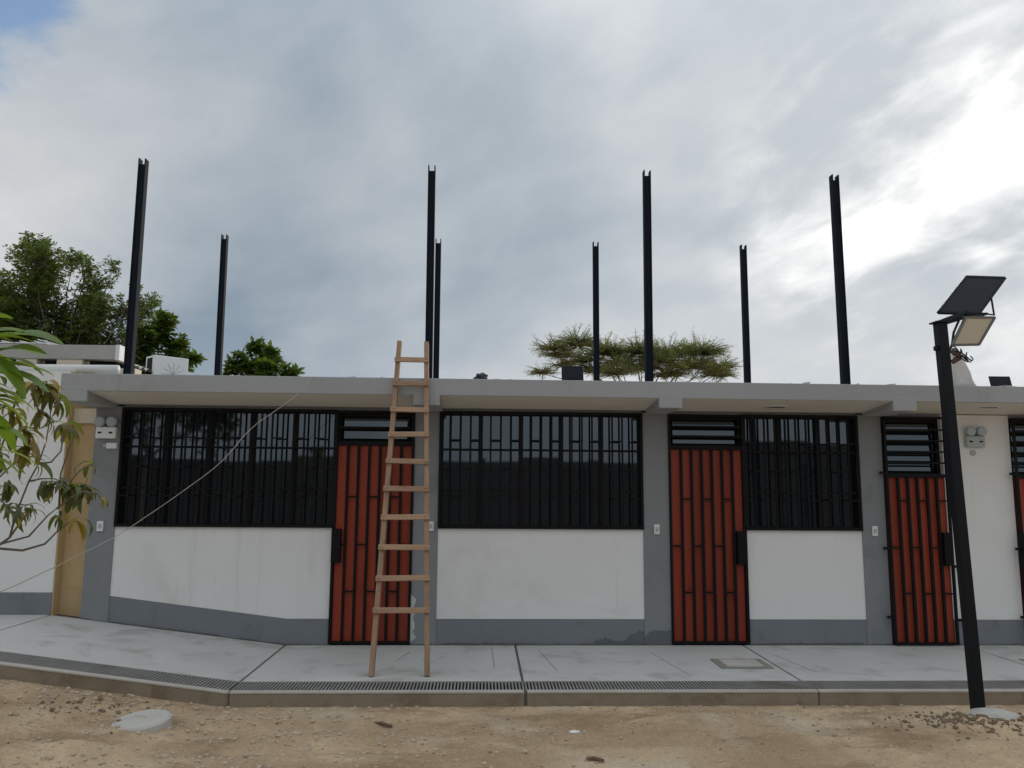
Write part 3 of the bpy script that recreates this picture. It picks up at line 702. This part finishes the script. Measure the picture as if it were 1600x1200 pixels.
# corrugated sheet roof falling to the right
mb = MB(); nw = 60; prof = []
for i in range(nw*4+1):
    y = 1.45+i*.02; prof.append((y, .018*math.sin(i*math.pi/4)))
va = [(-9.0, y, 3.41+h) for y, h in prof]+[(-5.55, y, 3.40+h) for y, h in prof]+[(-4.40, y, 3.13+h) for y, h in prof]
vb = [(x, y, z-.006) for x, y, z in va]; n1 = len(prof)
fs = [(j*n1+i, j*n1+i+1, (j+1)*n1+i+1, (j+1)*n1+i) for j in range(2) for i in range(n1-1)]
fs += [tuple(3*n1+k for k in f[::-1]) for f in fs]
for j in range(2): fs += [(j*n1, (j+1)*n1, 3*n1+(j+1)*n1, 3*n1+j*n1)]
for i in range(n1-1): fs += [(2*n1+i, 2*n1+i+1, 5*n1+i+1, 5*n1+i)]
mb.add(va+vb, fs).build('sheet_roof', 'sheet', nb)
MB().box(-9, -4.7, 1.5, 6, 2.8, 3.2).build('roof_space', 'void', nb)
for a in (-6.25, -6.0, -5.78, -5.6):
    MB().bar((a, 1.30, 3.40), (a+.085, 1.30, 3.385), .02, .014).build('sheet_tip', 'plastic', nb)
MB().bar((-5.55, 1.28, 3.42), (-5.25, 1.28, 3.345), .014, .014).build('edge_strip', 'plastic', nb)

# ------------------------------------------------------------------ loose cable
cb = [(-1.70,-.655,2.735),(-1.823,-.9,2.493),(-2.16,-1.1,2.165),(-2.36,-1.45,1.79),(-2.95,-1.65,1.29),(-3.03,-2.3,1.115),(-3.42,-2.6,.877),(-4.2,-2.7,.55)]
pts = []
for i in range(len(cb)-1):
    for k in range(6):
        t = k/6; p = Vector(cb[max(0, i-1)]), Vector(cb[i]), Vector(cb[i+1]), Vector(cb[min(len(cb)-1, i+2)])
        q_ = .5*((2*p[1])+(-p[0]+p[2])*t+(2*p[0]-5*p[1]+4*p[2]-p[3])*t*t+(-p[0]+3*p[1]-3*p[2]+p[3])*t**3)
        pts.append(q_+Vector((0, 0, .008*fbm(i*6+k, 2.2, 0, 2))))
o = MB().tube(pts, .0032, 6).build('slack_cable', 'string', None, True); tag(o, 'thin pale cable slanting across the barred window from the roof edge', 'cable')

# ------------------------------------------------------------------ things on the dirt
cv = empty('concrete_cover', (-2.44, -2.42, ground_z(-2.44, -2.42)-.012), 'round pale concrete cover lying on the dirt before the ramp kerb', 'cover')
cv.rotation_euler = (R(2), R(-5), R(20))
MB().tube([(0,0,-.06),(0,0,.035),(0,0,.05)], [.205, .205, .19], 36).build('disc', 'concrete', cv)
MB().tube([(-.07+.10*math.cos(k*math.pi/10), .07*math.sin(k*math.pi/10), .050) for k in range(11)], .005, 5).build('handle_mark', 'concrete', cv)
def stick(x, y, L, a, label):
    z = ground_z(x, y)
    o = MB().tube([(-L/2, 0, 0), (-L*.1, .006, .008), (L*.2, -.004, .006), (L/2, 0, 0)], [.011, .013, .012, .008], 7).build('stick', 'stick'); o.location = (x, y, z+.012); o.rotation_euler = (0, 0, R(a))
    tag(o, label, 'stick')
stick(-.72, -2.25, .16, -28, 'short brown stick on the dirt below the ladder foot')
stick(.77, -3.02, .12, -12, 'thin brown twig on the dirt at the bottom edge')
o = lump('paper_scrap', 'paper', (.70, -2.45, ground_z(.70, -2.45)+.006), (.04, .02, .012), 9, 'small scrap of white litter on the dirt', 'litter', .5, 2)
# gravel: small stones nobody could count
base = bmesh.new(); bmesh.ops.create_icosphere(base, subdivisions=1, radius=1)
bv = np.array([v.co[:] for v in base.verts]); bf = np.array([[v.index for v in f.verts] for f in base.faces]); base.free()
nr = np.random.default_rng(7); V = []; FF = []; off = 0
def sprinkle(n, fx, fy, smin, smax, pw=3.):
    global off
    for _ in range(n):
        x, y = fx(), fy()
        if y > YK-.01 or y < -6: continue
        s = smin+(smax-smin)*nr.random()**pw
        sc = s*np.array([nr.uniform(.7, 1.4), nr.uniform(.7, 1.3), nr.uniform(.45, .9)])
        v = bv*(1+.35*(nr.random(bv.shape)-.5))*sc
        a = nr.uniform(0, 6.28); c, s_ = math.cos(a), math.sin(a)
        v = np.stack([v[:, 0]*c-v[:, 1]*s_, v[:, 0]*s_+v[:, 1]*c, v[:, 2]], 1)
        v += np.array([x, y, ground_z(x, y)+sc[2]*.25])
        V.append(v); FF.append(bf+off); off += len(v)
def make_gravel(name, m, label):
    global V, FF, off
    v = np.concatenate(V); f = np.concatenate(FF); me = bpy.data.meshes.new(name)
    me.from_pydata(v.tolist(), [], f.tolist()); me.materials.append(M[m]); o = bpy.data.objects.new(name, me); col.objects.link(o)
    o['kind'] = 'stuff'; tag(o, label, 'gravel'); V, FF, off = [], [], 0
U = nr.uniform
sprinkle(4600, lambda: U(-5, 5.5), lambda: YK-abs(nr.normal(0, 1.1)), .0025, .014, 4)
sprinkle(700, lambda: nr.normal(-2.2, .9), lambda: YK-abs(nr.normal(0, .35)), .004, .022, 2.5)
sprinkle(1100, lambda: nr.normal(-1.6, 1.1), lambda: U(-3.4, -2.4), .003, .020, 3)
sprinkle(350, lambda: nr.normal(2.6, .9), lambda: YK-abs(nr.normal(0, .3)), .004, .018, 2.5)
make_gravel('gravel', 'stone', 'scattered small pale stones over the dirt')
M['darkstone'] = mat('dark_clod', (.21, .15, .10), .95, .2, 9, .1, 40, .3, 40)
sprinkle(420, lambda: U(-5, 5.5), lambda: YK-abs(nr.normal(0, 1.2)), .003, .012, 4)
sprinkle(520, lambda: nr.normal(3.78, .26), lambda: nr.normal(-2.34, .11), .005, .020, 2.)
sprinkle(90, lambda: nr.normal(-2.95, .25), lambda: nr.normal(-2.25, .14), .006, .022, 2.)
make_gravel('clods', 'darkstone', 'scattered brown dirt clods over the dirt and round the lamp pole')

# ------------------------------------------------------------------ vegetation
def crown_mesh(name, m, quads):
    v = np.concatenate(quads).reshape(-1, 3); n = len(v)//4
    me = bpy.data.meshes.new(name); me.from_pydata(v.tolist(), [], np.arange(n*4).reshape(n, 4).tolist()); me.materials.append(M[m]); return me
def leaf_quads(p, dirs, up, L, W):
    """diamond leaves: base points, directions, side vectors"""
    side = np.cross(dirs, up); side /= (np.linalg.norm(side, axis=1, keepdims=True)+1e-9)
    return np.stack([p, p+dirs*L*.45+side*W, p+dirs*L, p+dirs*L*.45-side*W], 1)
def unit_v(n, rg): v = rg.normal(size=(n, 3)); return v/np.linalg.norm(v, axis=1, keepdims=True)
def tree(name, base, clumps, label, leafm, barkm, seed, style, trunk_r, density, leafL, fork, group):
    rg = np.random.default_rng(seed); t = empty(name, base, label, 'tree', group); b0 = np.array(base)
    fk = np.array(fork)-b0
    mb = MB(); mid_ = fk*.5+rg.normal(0, .08, 3)*np.linalg.norm(fk)*.25
    mb.tube([(0,0,-.2), tuple(mid_), tuple(fk)], [trunk_r, trunk_r*.8, trunk_r*.6], 8)
    Qs = []
    for (cx, cy, cz, cr_) in clumps:
        c = np.array((cx, cy+rg.uniform(-.5, .5)*cr_*2.2, cz))-b0
        mid_ = fk*.45+c*.55+np.array([0, 0, -.15*np.linalg.norm(c-fk)])+rg.normal(0, .1, 3)*cr_
        m1 = fk*.75+c*.25+rg.normal(0, .16, 3)*np.linalg.norm(c-fk)*.5; m2 = mid_*.4+c*.6+rg.normal(0, .10, 3)*np.linalg.norm(c-fk)*.5
        mb.tube([tuple(fk), tuple(m1), tuple(mid_), tuple(m2), tuple(c)], [trunk_r*.34, trunk_r*.25, trunk_r*.17, trunk_r*.10, trunk_r*.05], 5)
        nt_w = int(density*cr_**2)+4
        for _ in range(nt_w):
            u = unit_v(1, rg)[0]
            if style == 'flat': u[2] = abs(u[2])*.55+.02*rg.normal()
            s0 = c+u*cr_*rg.uniform(0, .45)*(1.3 if style == 'flat' else 1); ln = cr_*rg.uniform(.35, .75)*(1.25 if style == 'flat' else 1)
            dr_ = u*.8+rg.normal(0, .35, 3)
            if style == 'flat': dr_[2] = dr_[2]*.45+.08
            dr_ /= np.linalg.norm(dr_); s1 = s0+dr_*ln+np.array([0, 0, -.10*ln])
            mb.tube([tuple(c*.5+s0*.5 if style != 'flat' else c*.7+s0*.3), tuple(s0), tuple((s0+s1)/2+np.array([0, 0, .04*ln])), tuple(s1)], [trunk_r*w_ for w_ in ((.12, .09, .06, .02) if style == 'flat' else (.07, .05, .035, .015))], 3, False)
            if style in ('pinnate', 'flat'):
                k = max(5, int(ln/(leafL*.30))); tt = np.repeat(rg.uniform(.1, 1.05, k), 2)
                p = s0+(s1-s0)*tt[:, None]+rg.normal(0, leafL*.25, (len(tt), 3))
                sd_ = np.cross(dr_, [0, 0, 1.]); sd_ /= np.linalg.norm(sd_)+1e-9
                sg = np.where(np.arange(len(tt)) % 2 == 0, 1., -1.)[:, None]
                dd = sd_*sg+dr_*.5+rg.normal(0, .35, (len(tt), 3)); dd /= np.linalg.norm(dd, axis=1, keepdims=True)
                upv = np.tile([0, 0, 1.], (len(tt), 1))+rg.normal(0, .5, (len(tt), 3))
                Ls = leafL*rg.uniform(.6, 1.3, (len(tt), 1))
                Qs.append(leaf_quads(p, dd, upv, Ls, Ls*(.23 if style == 'pinnate' else .055)))
            else:                                      # rosettes of broad leaves at several points of the twig
                for q_ in (.25, .6, 1.):
                    k = 8; p = np.tile(s0+(s1-s0)*q_, (k, 1))+rg.normal(0, leafL*.1, (k, 3)); dd = unit_v(k, rg)+dr_*.4; dd[:, 2] = dd[:, 2]*.45-.05
                    dd /= np.linalg.norm(dd, axis=1, keepdims=True)
                    Ls = leafL*rg.uniform(.6, 1.2, (k, 1)); Qs.append(leaf_quads(p, dd, np.tile([0, 0, 1.], (k, 1))+rg.normal(0, .35, (k, 3)), Ls, Ls*.24))
    mb.build('trunk', barkm, t)
    cro = bpy.data.objects.new('crown', crown_mesh('crown', leafm, Qs)); col.objects.link(cro); cro.parent = t
    return t
TREE1 = [(-11.1,16,7.35,.75),(-10.6,16,7.45,.32),(-12.1,16,7.1,.7),(-14.3,16,8.9,.8),(-12.9,16,6.2,1.0),(-13.3,16,8.7,.6),(-14.5,16,6.1,1.1),(-14.2,16,7.6,1.0),(-13.0,16,7.3,.9),(-15.3,16,7.4,1.0),(-11.9,16,5.7,.8),(-14.82,16,8.40,.97),(-13.71,16,8.31,1.01),(-14.86,16,6.73,1.22),(-13.58,16,6.76,1.12),(-12.57,16,7.81,.85),(-12.27,16,6.47,.97),(-11.41,16,7.0,.69),(-10.93,16,7.80,.30),(-14.61,16,9.45,.30),(-12.95,16,8.75,.30),(-11.86,16,8.45,.42),(-16.16,16,7.96,1.22),(-15.81,16,6.31,1.22),(-14.26,16,8.94,.55),(-11.0,16,6.5,.4),(-12.41,16,8.34,.51),(-11.44,16,6.07,.61),(-13.2,16,5.6,1.0),(-14.6,16,5.5,1.1)]
tree('leafy_tree', (-13.6, 16, -.1), TREE1, 'large dark feathery tree behind the white building', 'leaf1', 'barkL', 1, 'pinnate', .15, 100, .115, (-13.5, 16, 4.2), 'trees behind the buildings')
TREE2 = [(-7.98,11,5.62,.33),(-8.30,11,5.22,.45),(-7.66,11,5.02,.39),(-7.29,11,4.75,.24),(-8.46,11,4.73,.4),(-7.87,11,4.69,.42),(-8.05,11,5.4,.3)]
tree('broadleaf_tree', (-8.1, 11, -.1), TREE2, 'rounded dark green tree just right of the corner post', 'leaf2', 'barkL', 2, 'rosette', .10, 190, .20, (-8.1, 11, 3.4), 'trees behind the buildings')
TREE3 = [(-5.48,10,4.90,.22),(-5.25,10,4.60,.36),(-5.70,10,4.45,.32),(-4.68,10,4.36,.20),(-5.95,10,4.25,.2),(-5.02,10,4.80,.12),(-5.04,10,4.25,.40),(-5.3,10,4.2,.4),(-4.5,10,4.25,.14)]
tree('broadleaf_tree', (-5.2, 10, -.1), TREE3, 'low dark green treetop above roof between corner posts and ladder', 'leaf2', 'barkL', 3, 'rosette', .08, 170, .19, (-5.2, 10, 3.2), 'trees behind the buildings')
ACA = [(3.0,22,6.7,.8),(4.1,22,6.75,.8),(5.6,22,6.6,.9),(6.9,22,6.85,.9),(8.8,22,6.5,.9),(9.9,22,6.2,.6),(5.2,22,6.0,.9),(7.3,22,6.0,.9),(2.68,22,6.97,.8),(3.71,22,7.17,.96),(5.01,22,7.11,1.01),(6.31,22,7.02,1.01),(7.61,22,7.09,1.06),(8.78,22,6.95,1.01),(9.69,22,6.47,.76),(6.30,22,6.29,1.01),(8.12,22,6.31,1.06),(4.48,22,6.32,.91),(2.42,22,6.24,.66),(9.15,22,6.07,.86),(5.27,22,7.19,.76),(8.40,22,7.24,.71),(7.1,22,6.6,.9),(3.3,22,6.5,.7)]
tree('acacia_tree', (6.2, 22, -.1), ACA, 'wide flat-topped olive acacia behind the middle of the roof', 'leafA', 'barkA', 4, 'flat', .20, 150, .12, (6.1, 22, 4.6), 'trees behind the buildings')

# young drooping tree at the left edge
SAP_BRANCHES = [
 [(-3.171,-3.500,1.072),(-3.028,-3.480,1.203),(-2.933,-3.460,1.278),(-2.777,-3.440,1.323),(-2.683,-3.420,1.451),(-2.647,-3.400,1.490)],
 [(-3.171,-3.500,1.072),(-2.964,-3.525,1.226),(-2.827,-3.550,1.323),(-2.730,-3.575,1.457),(-2.682,-3.600,1.496)],
 [(-3.120,-3.500,1.129),(-2.937,-3.450,1.250),(-2.831,-3.400,1.235),(-2.726,-3.350,1.271),(-2.681,-3.300,1.347),(-2.704,-3.250,1.445),(-2.738,-3.200,1.484)],
 [(-2.827,-3.550,1.323),(-2.779,-3.575,1.494),(-2.715,-3.600,1.658),(-2.654,-3.625,1.761),(-2.607,-3.650,1.894),(-2.582,-3.675,2.027),(-2.570,-3.700,2.139)],
 [(-2.668,-3.600,1.762),(-2.621,-3.550,1.775),(-2.596,-3.500,1.844),(-2.612,-3.450,1.946),(-2.635,-3.400,2.009)],
 [(-2.715,-3.600,1.658),(-2.697,-3.500,1.675),(-2.674,-3.400,1.676),(-2.645,-3.300,1.636)],
 [(-2.647,-3.400,1.490),(-2.601,-3.333,1.556),(-2.553,-3.267,1.629),(-2.567,-3.200,1.691)],
 [(-2.711,-3.250,1.485),(-2.709,-3.267,1.710),(-2.661,-3.283,1.874),(-2.640,-3.300,1.914)],
 [(-3.171,-3.500,1.072),(-3.129,-3.540,1.472),(-2.994,-3.580,1.702),(-2.888,-3.620,1.836),(-2.832,-3.660,1.968),(-2.788,-3.700,2.079)],
 [(-2.982,-3.600,1.702),(-2.846,-3.667,1.683),(-2.723,-3.733,1.776),(-2.632,-3.800,1.885)],
 [(-3.122,-3.550,1.472),(-3.007,-3.500,1.510),(-2.949,-3.450,1.587),(-2.965,-3.400,1.646)],
 [(-2.567,-3.400,1.558),(-2.525,-3.333,1.597),(-2.477,-3.267,1.589),(-2.475,-3.200,1.555)],
 [(-2.579,-3.680,2.026),(-2.617,-3.740,2.077),(-2.635,-3.800,2.165)],
 [(-2.788,-3.700,2.079),(-2.762,-3.700,2.194),(-2.729,-3.700,2.241)],
 [(-2.793,-3.550,1.493),(-2.908,-3.475,1.510),(-3.016,-3.400,1.566)],
 [(-2.645,-3.300,1.636),(-2.624,-3.200,1.732),(-2.574,-3.100,1.790)],
 [(-2.570,-3.700,2.139),(-2.582,-3.725,2.213),(-2.582,-3.750,2.248)]]
SAP_TIPS = [(-2.581,-3.750,2.236,16),(-2.652,-3.780,2.224,14),(-2.556,-3.700,2.189,12),(-2.660,-3.800,1.952,14),(-2.630,-3.800,1.867,11),(-2.629,-3.400,2.021,15),(-2.966,-3.400,1.658,8),(-2.945,-3.400,1.508,8),(-2.702,-3.600,1.800,7),(-2.680,-3.350,1.660,13),(-2.617,-3.300,1.637,14),(-2.578,-3.250,1.637,13),(-2.592,-3.150,1.796,7),(-2.488,-3.200,1.564,6),(-2.721,-3.600,1.514,9),(-2.671,-3.300,1.467,6),(-2.788,-3.700,2.079,12),(-2.983,-3.500,1.860,10),(-3.002,-3.600,1.721,10),(-2.752,-3.350,1.660,9),(-2.562,-3.300,1.448,4),(-2.610,-3.720,2.079,9)]
sx_, sy_ = -3.32, -3.5
sap = empty('mango_sapling', (sx_, sy_, ground_z(sx_, sy_)), 'young tree with drooping bronze and green leaves at the left edge', 'sapling')
s0 = Vector(sap.location)
mb = MB()
def loc(p): return tuple(Vector(p)-s0)
mb.tube([(0,0,-.1), (.03,.01,.35), (.02,0,.7), loc((-3.171,-3.5,1.072))], [.028,.025,.022,.016], 8)
for k, b in enumerate(SAP_BRANCHES):
    n = len(b); r0 = .011 if k in (0, 1, 2, 8) else .0065
    mb.tube([loc(p) for p in b], [r0+(.003-r0)*i/(n-1) for i in range(n)], 6)
mb.build('trunk', 'twig', sap, True)
def leaf_mesh(name, m, L, W, droop, fold=.25, n=6):
    vs_ = []; fs = []; x = z = 0.; ang = .5
    for i in range(n+1):
        t = i/n; w = W*(math.sin(math.pi*min(1, t*.93+.04))**.8)*(1-.25*t)
        vs_ += [(x, -w, z+w*fold), (x, 0, z), (x, w, z+w*fold)]
        a = ang-droop*t; x += L/n*math.cos(a); z += L/n*math.sin(a)
    for i in range(n):
        o = i*3; fs += [(o, o+1, o+4, o+3), (o+1, o+2, o+5, o+4)]
    me = bpy.data.meshes.new(name); me.from_pydata(vs_, [], fs); me.materials.append(M[m]); me.polygons.foreach_set('use_smooth', [True]*len(fs)); return me
LV = {m: [leaf_mesh('leaf', m, L, W, dp) for L, W, dp in ((.16, .017, 2.0), (.19, .020, 2.3), (.13, .015, 1.7), (.17, .021, 2.6))] for m in ('leafS', 'leafB', 'leafY')}
r_ = random.Random(33)
for k, (x, y, z, n) in enumerate(SAP_TIPS):
    bz = (.75 if k in (0, 1, 3, 4, 16) else .25)
    for i in range(int(n*1.32)):
        u = r_.random(); m = 'leafY' if (u < .05 or (k in (12, 13, 15, 20) and u < .45)) else ('leafB' if r_.random() < bz else 'leafS')
        me_ = r_.choice(LV[m]); s = r_.uniform(.65, 1.12)*(.72 if k in (12, 13, 15) else 1)
        p = Vector((x, y, z))+Vector((r_.uniform(-.012, .012), r_.uniform(-.012, .012), r_.uniform(-.045, .01)))-s0
        inst('leaf', me_, sap, p, (r_.uniform(-.5, .5), r_.uniform(-.1, 1.15), r_.uniform(0, 6.28)), (s, s, s))
# bright leaved shrub nearer the viewer
NEAR = [((-1.540,-5.971,2.065),(-1.255,-6.063,1.961)),((-1.501,-6.011,2.019),(-1.281,-6.081,1.950)),((-1.450,-6.088,2.083),(-1.391,-5.960,2.055)),((-1.574,-5.984,1.975),(-1.300,-6.081,1.818)),((-1.501,-5.978,1.995),(-1.322,-6.000,1.915)),((-1.434,-6.099,1.901),(-1.372,-6.041,1.769)),((-1.449,-6.151,2.107),(-1.402,-6.043,2.103)),((-1.455,-6.092,1.858),(-1.445,-5.945,1.700)),((-1.496,-6.090,2.006),(-1.370,-6.160,1.905)),((-1.454,-6.057,2.022),(-1.358,-6.082,1.856)),((-1.475,-6.081,1.930),(-1.404,-5.959,1.825)),((-1.499,-6.087,2.056),(-1.325,-6.077,2.001)),((-1.508,-5.990,2.052),(-1.476,-5.909,1.905)),
        ((-1.55,-6.0,2.12),(-1.62,-5.9,1.99)),((-1.55,-6.0,2.0),(-1.70,-6.05,1.88)),((-1.55,-6.02,1.9),(-1.66,-6.1,1.76))]
sb = empty('green_shrub', (-1.62, -6.02, ground_z(-1.62, -6.02)), 'bright green leaves poking in at the left edge near the viewer', 'shrub'); b0_ = Vector(sb.location)
mb = MB().tube([(0,0,-.1), (.02,.01,.7), (.08,.02,1.4), tuple(Vector((-1.547,-6,1.751))-b0_), tuple(Vector((-1.537,-6,2.021))-b0_), tuple(Vector((-1.558,-6,2.139))-b0_)], [.018,.016,.013,.010,.007,.004], 7)
rn = random.Random(77)
for k in range(34):                                    # more leaves thronging round the stem
    z = rn.uniform(1.72, 2.12); a = (-1.52+rn.uniform(-.03, .05), -6.0+rn.uniform(-.06, .06), z); L = rn.uniform(.08, .14); h_ = rn.uniform(-.9, .9)
    NEAR.append((a, (a[0]+L*math.cos(h_)*.75, a[1]+L*math.sin(h_)*.75, z-L*rn.uniform(.35, .75))))
NL = leaf_mesh('leaf', 'leafN', 1.0, .135, .75, .3, 8)
for a, b in NEAR:
    a, b = Vector(a), Vector(b); st = Vector((-1.545, -6.0, max(1.7, min(2.12, a.z-.03))))
    mb.tube([tuple(st-b0_), tuple((st+a)/2-b0_+Vector((0,0,.01))), tuple(a-b0_)], [.004, .0035, .003], 5)
    dv = b-a; L = dv.length
    o = inst('leaf', NL, sb, a-b0_, (0, 0, 0), (L*1.06,)*3)
    o.rotation_euler = (r_.uniform(-.5, .5), -math.atan2(dv.z, math.hypot(dv.x, dv.y))-.13, math.atan2(dv.y, dv.x))
mb.build('stem', 'twig', sb, True)

# ------------------------------------------------------------------ the yard behind the viewer, seen in the window glass
yw = empty('yard_wall', (0, -16.6, -.13), 'brown yard wall mirrored darkly in the window glass', 'wall')
for k in range(12):
    MB().box(-21+k*3.5, -21+k*3.5+3.48, 0, .2, 0, 2.60+.05*((k*7) % 3)+(.62 if 8 <= k <= 9 else 0)).build('wall_bay', 'farwall', yw)
    MB().box(-21+k*3.5-.12, -21+k*3.5+.12, .2, .32, 0, 2.55).build('pier', 'farwall', yw)
tree('yard_tree', (-9.5, -13.5, -.13), [(-9.5,-13.5,4.6,1.5),(-8.2,-13.7,4.0,1.2),(-10.6,-13.4,4.2,1.3),(-9.2,-13.5,5.6,1.0),(-7.6,-13.6,5.0,.9)], 'dense tree mirrored in the glass of the window at the corner', 'leaf2', 'barkL', 9, 'rosette', .16, 60, .26, (-9.4, -13.5, 2.4), None)
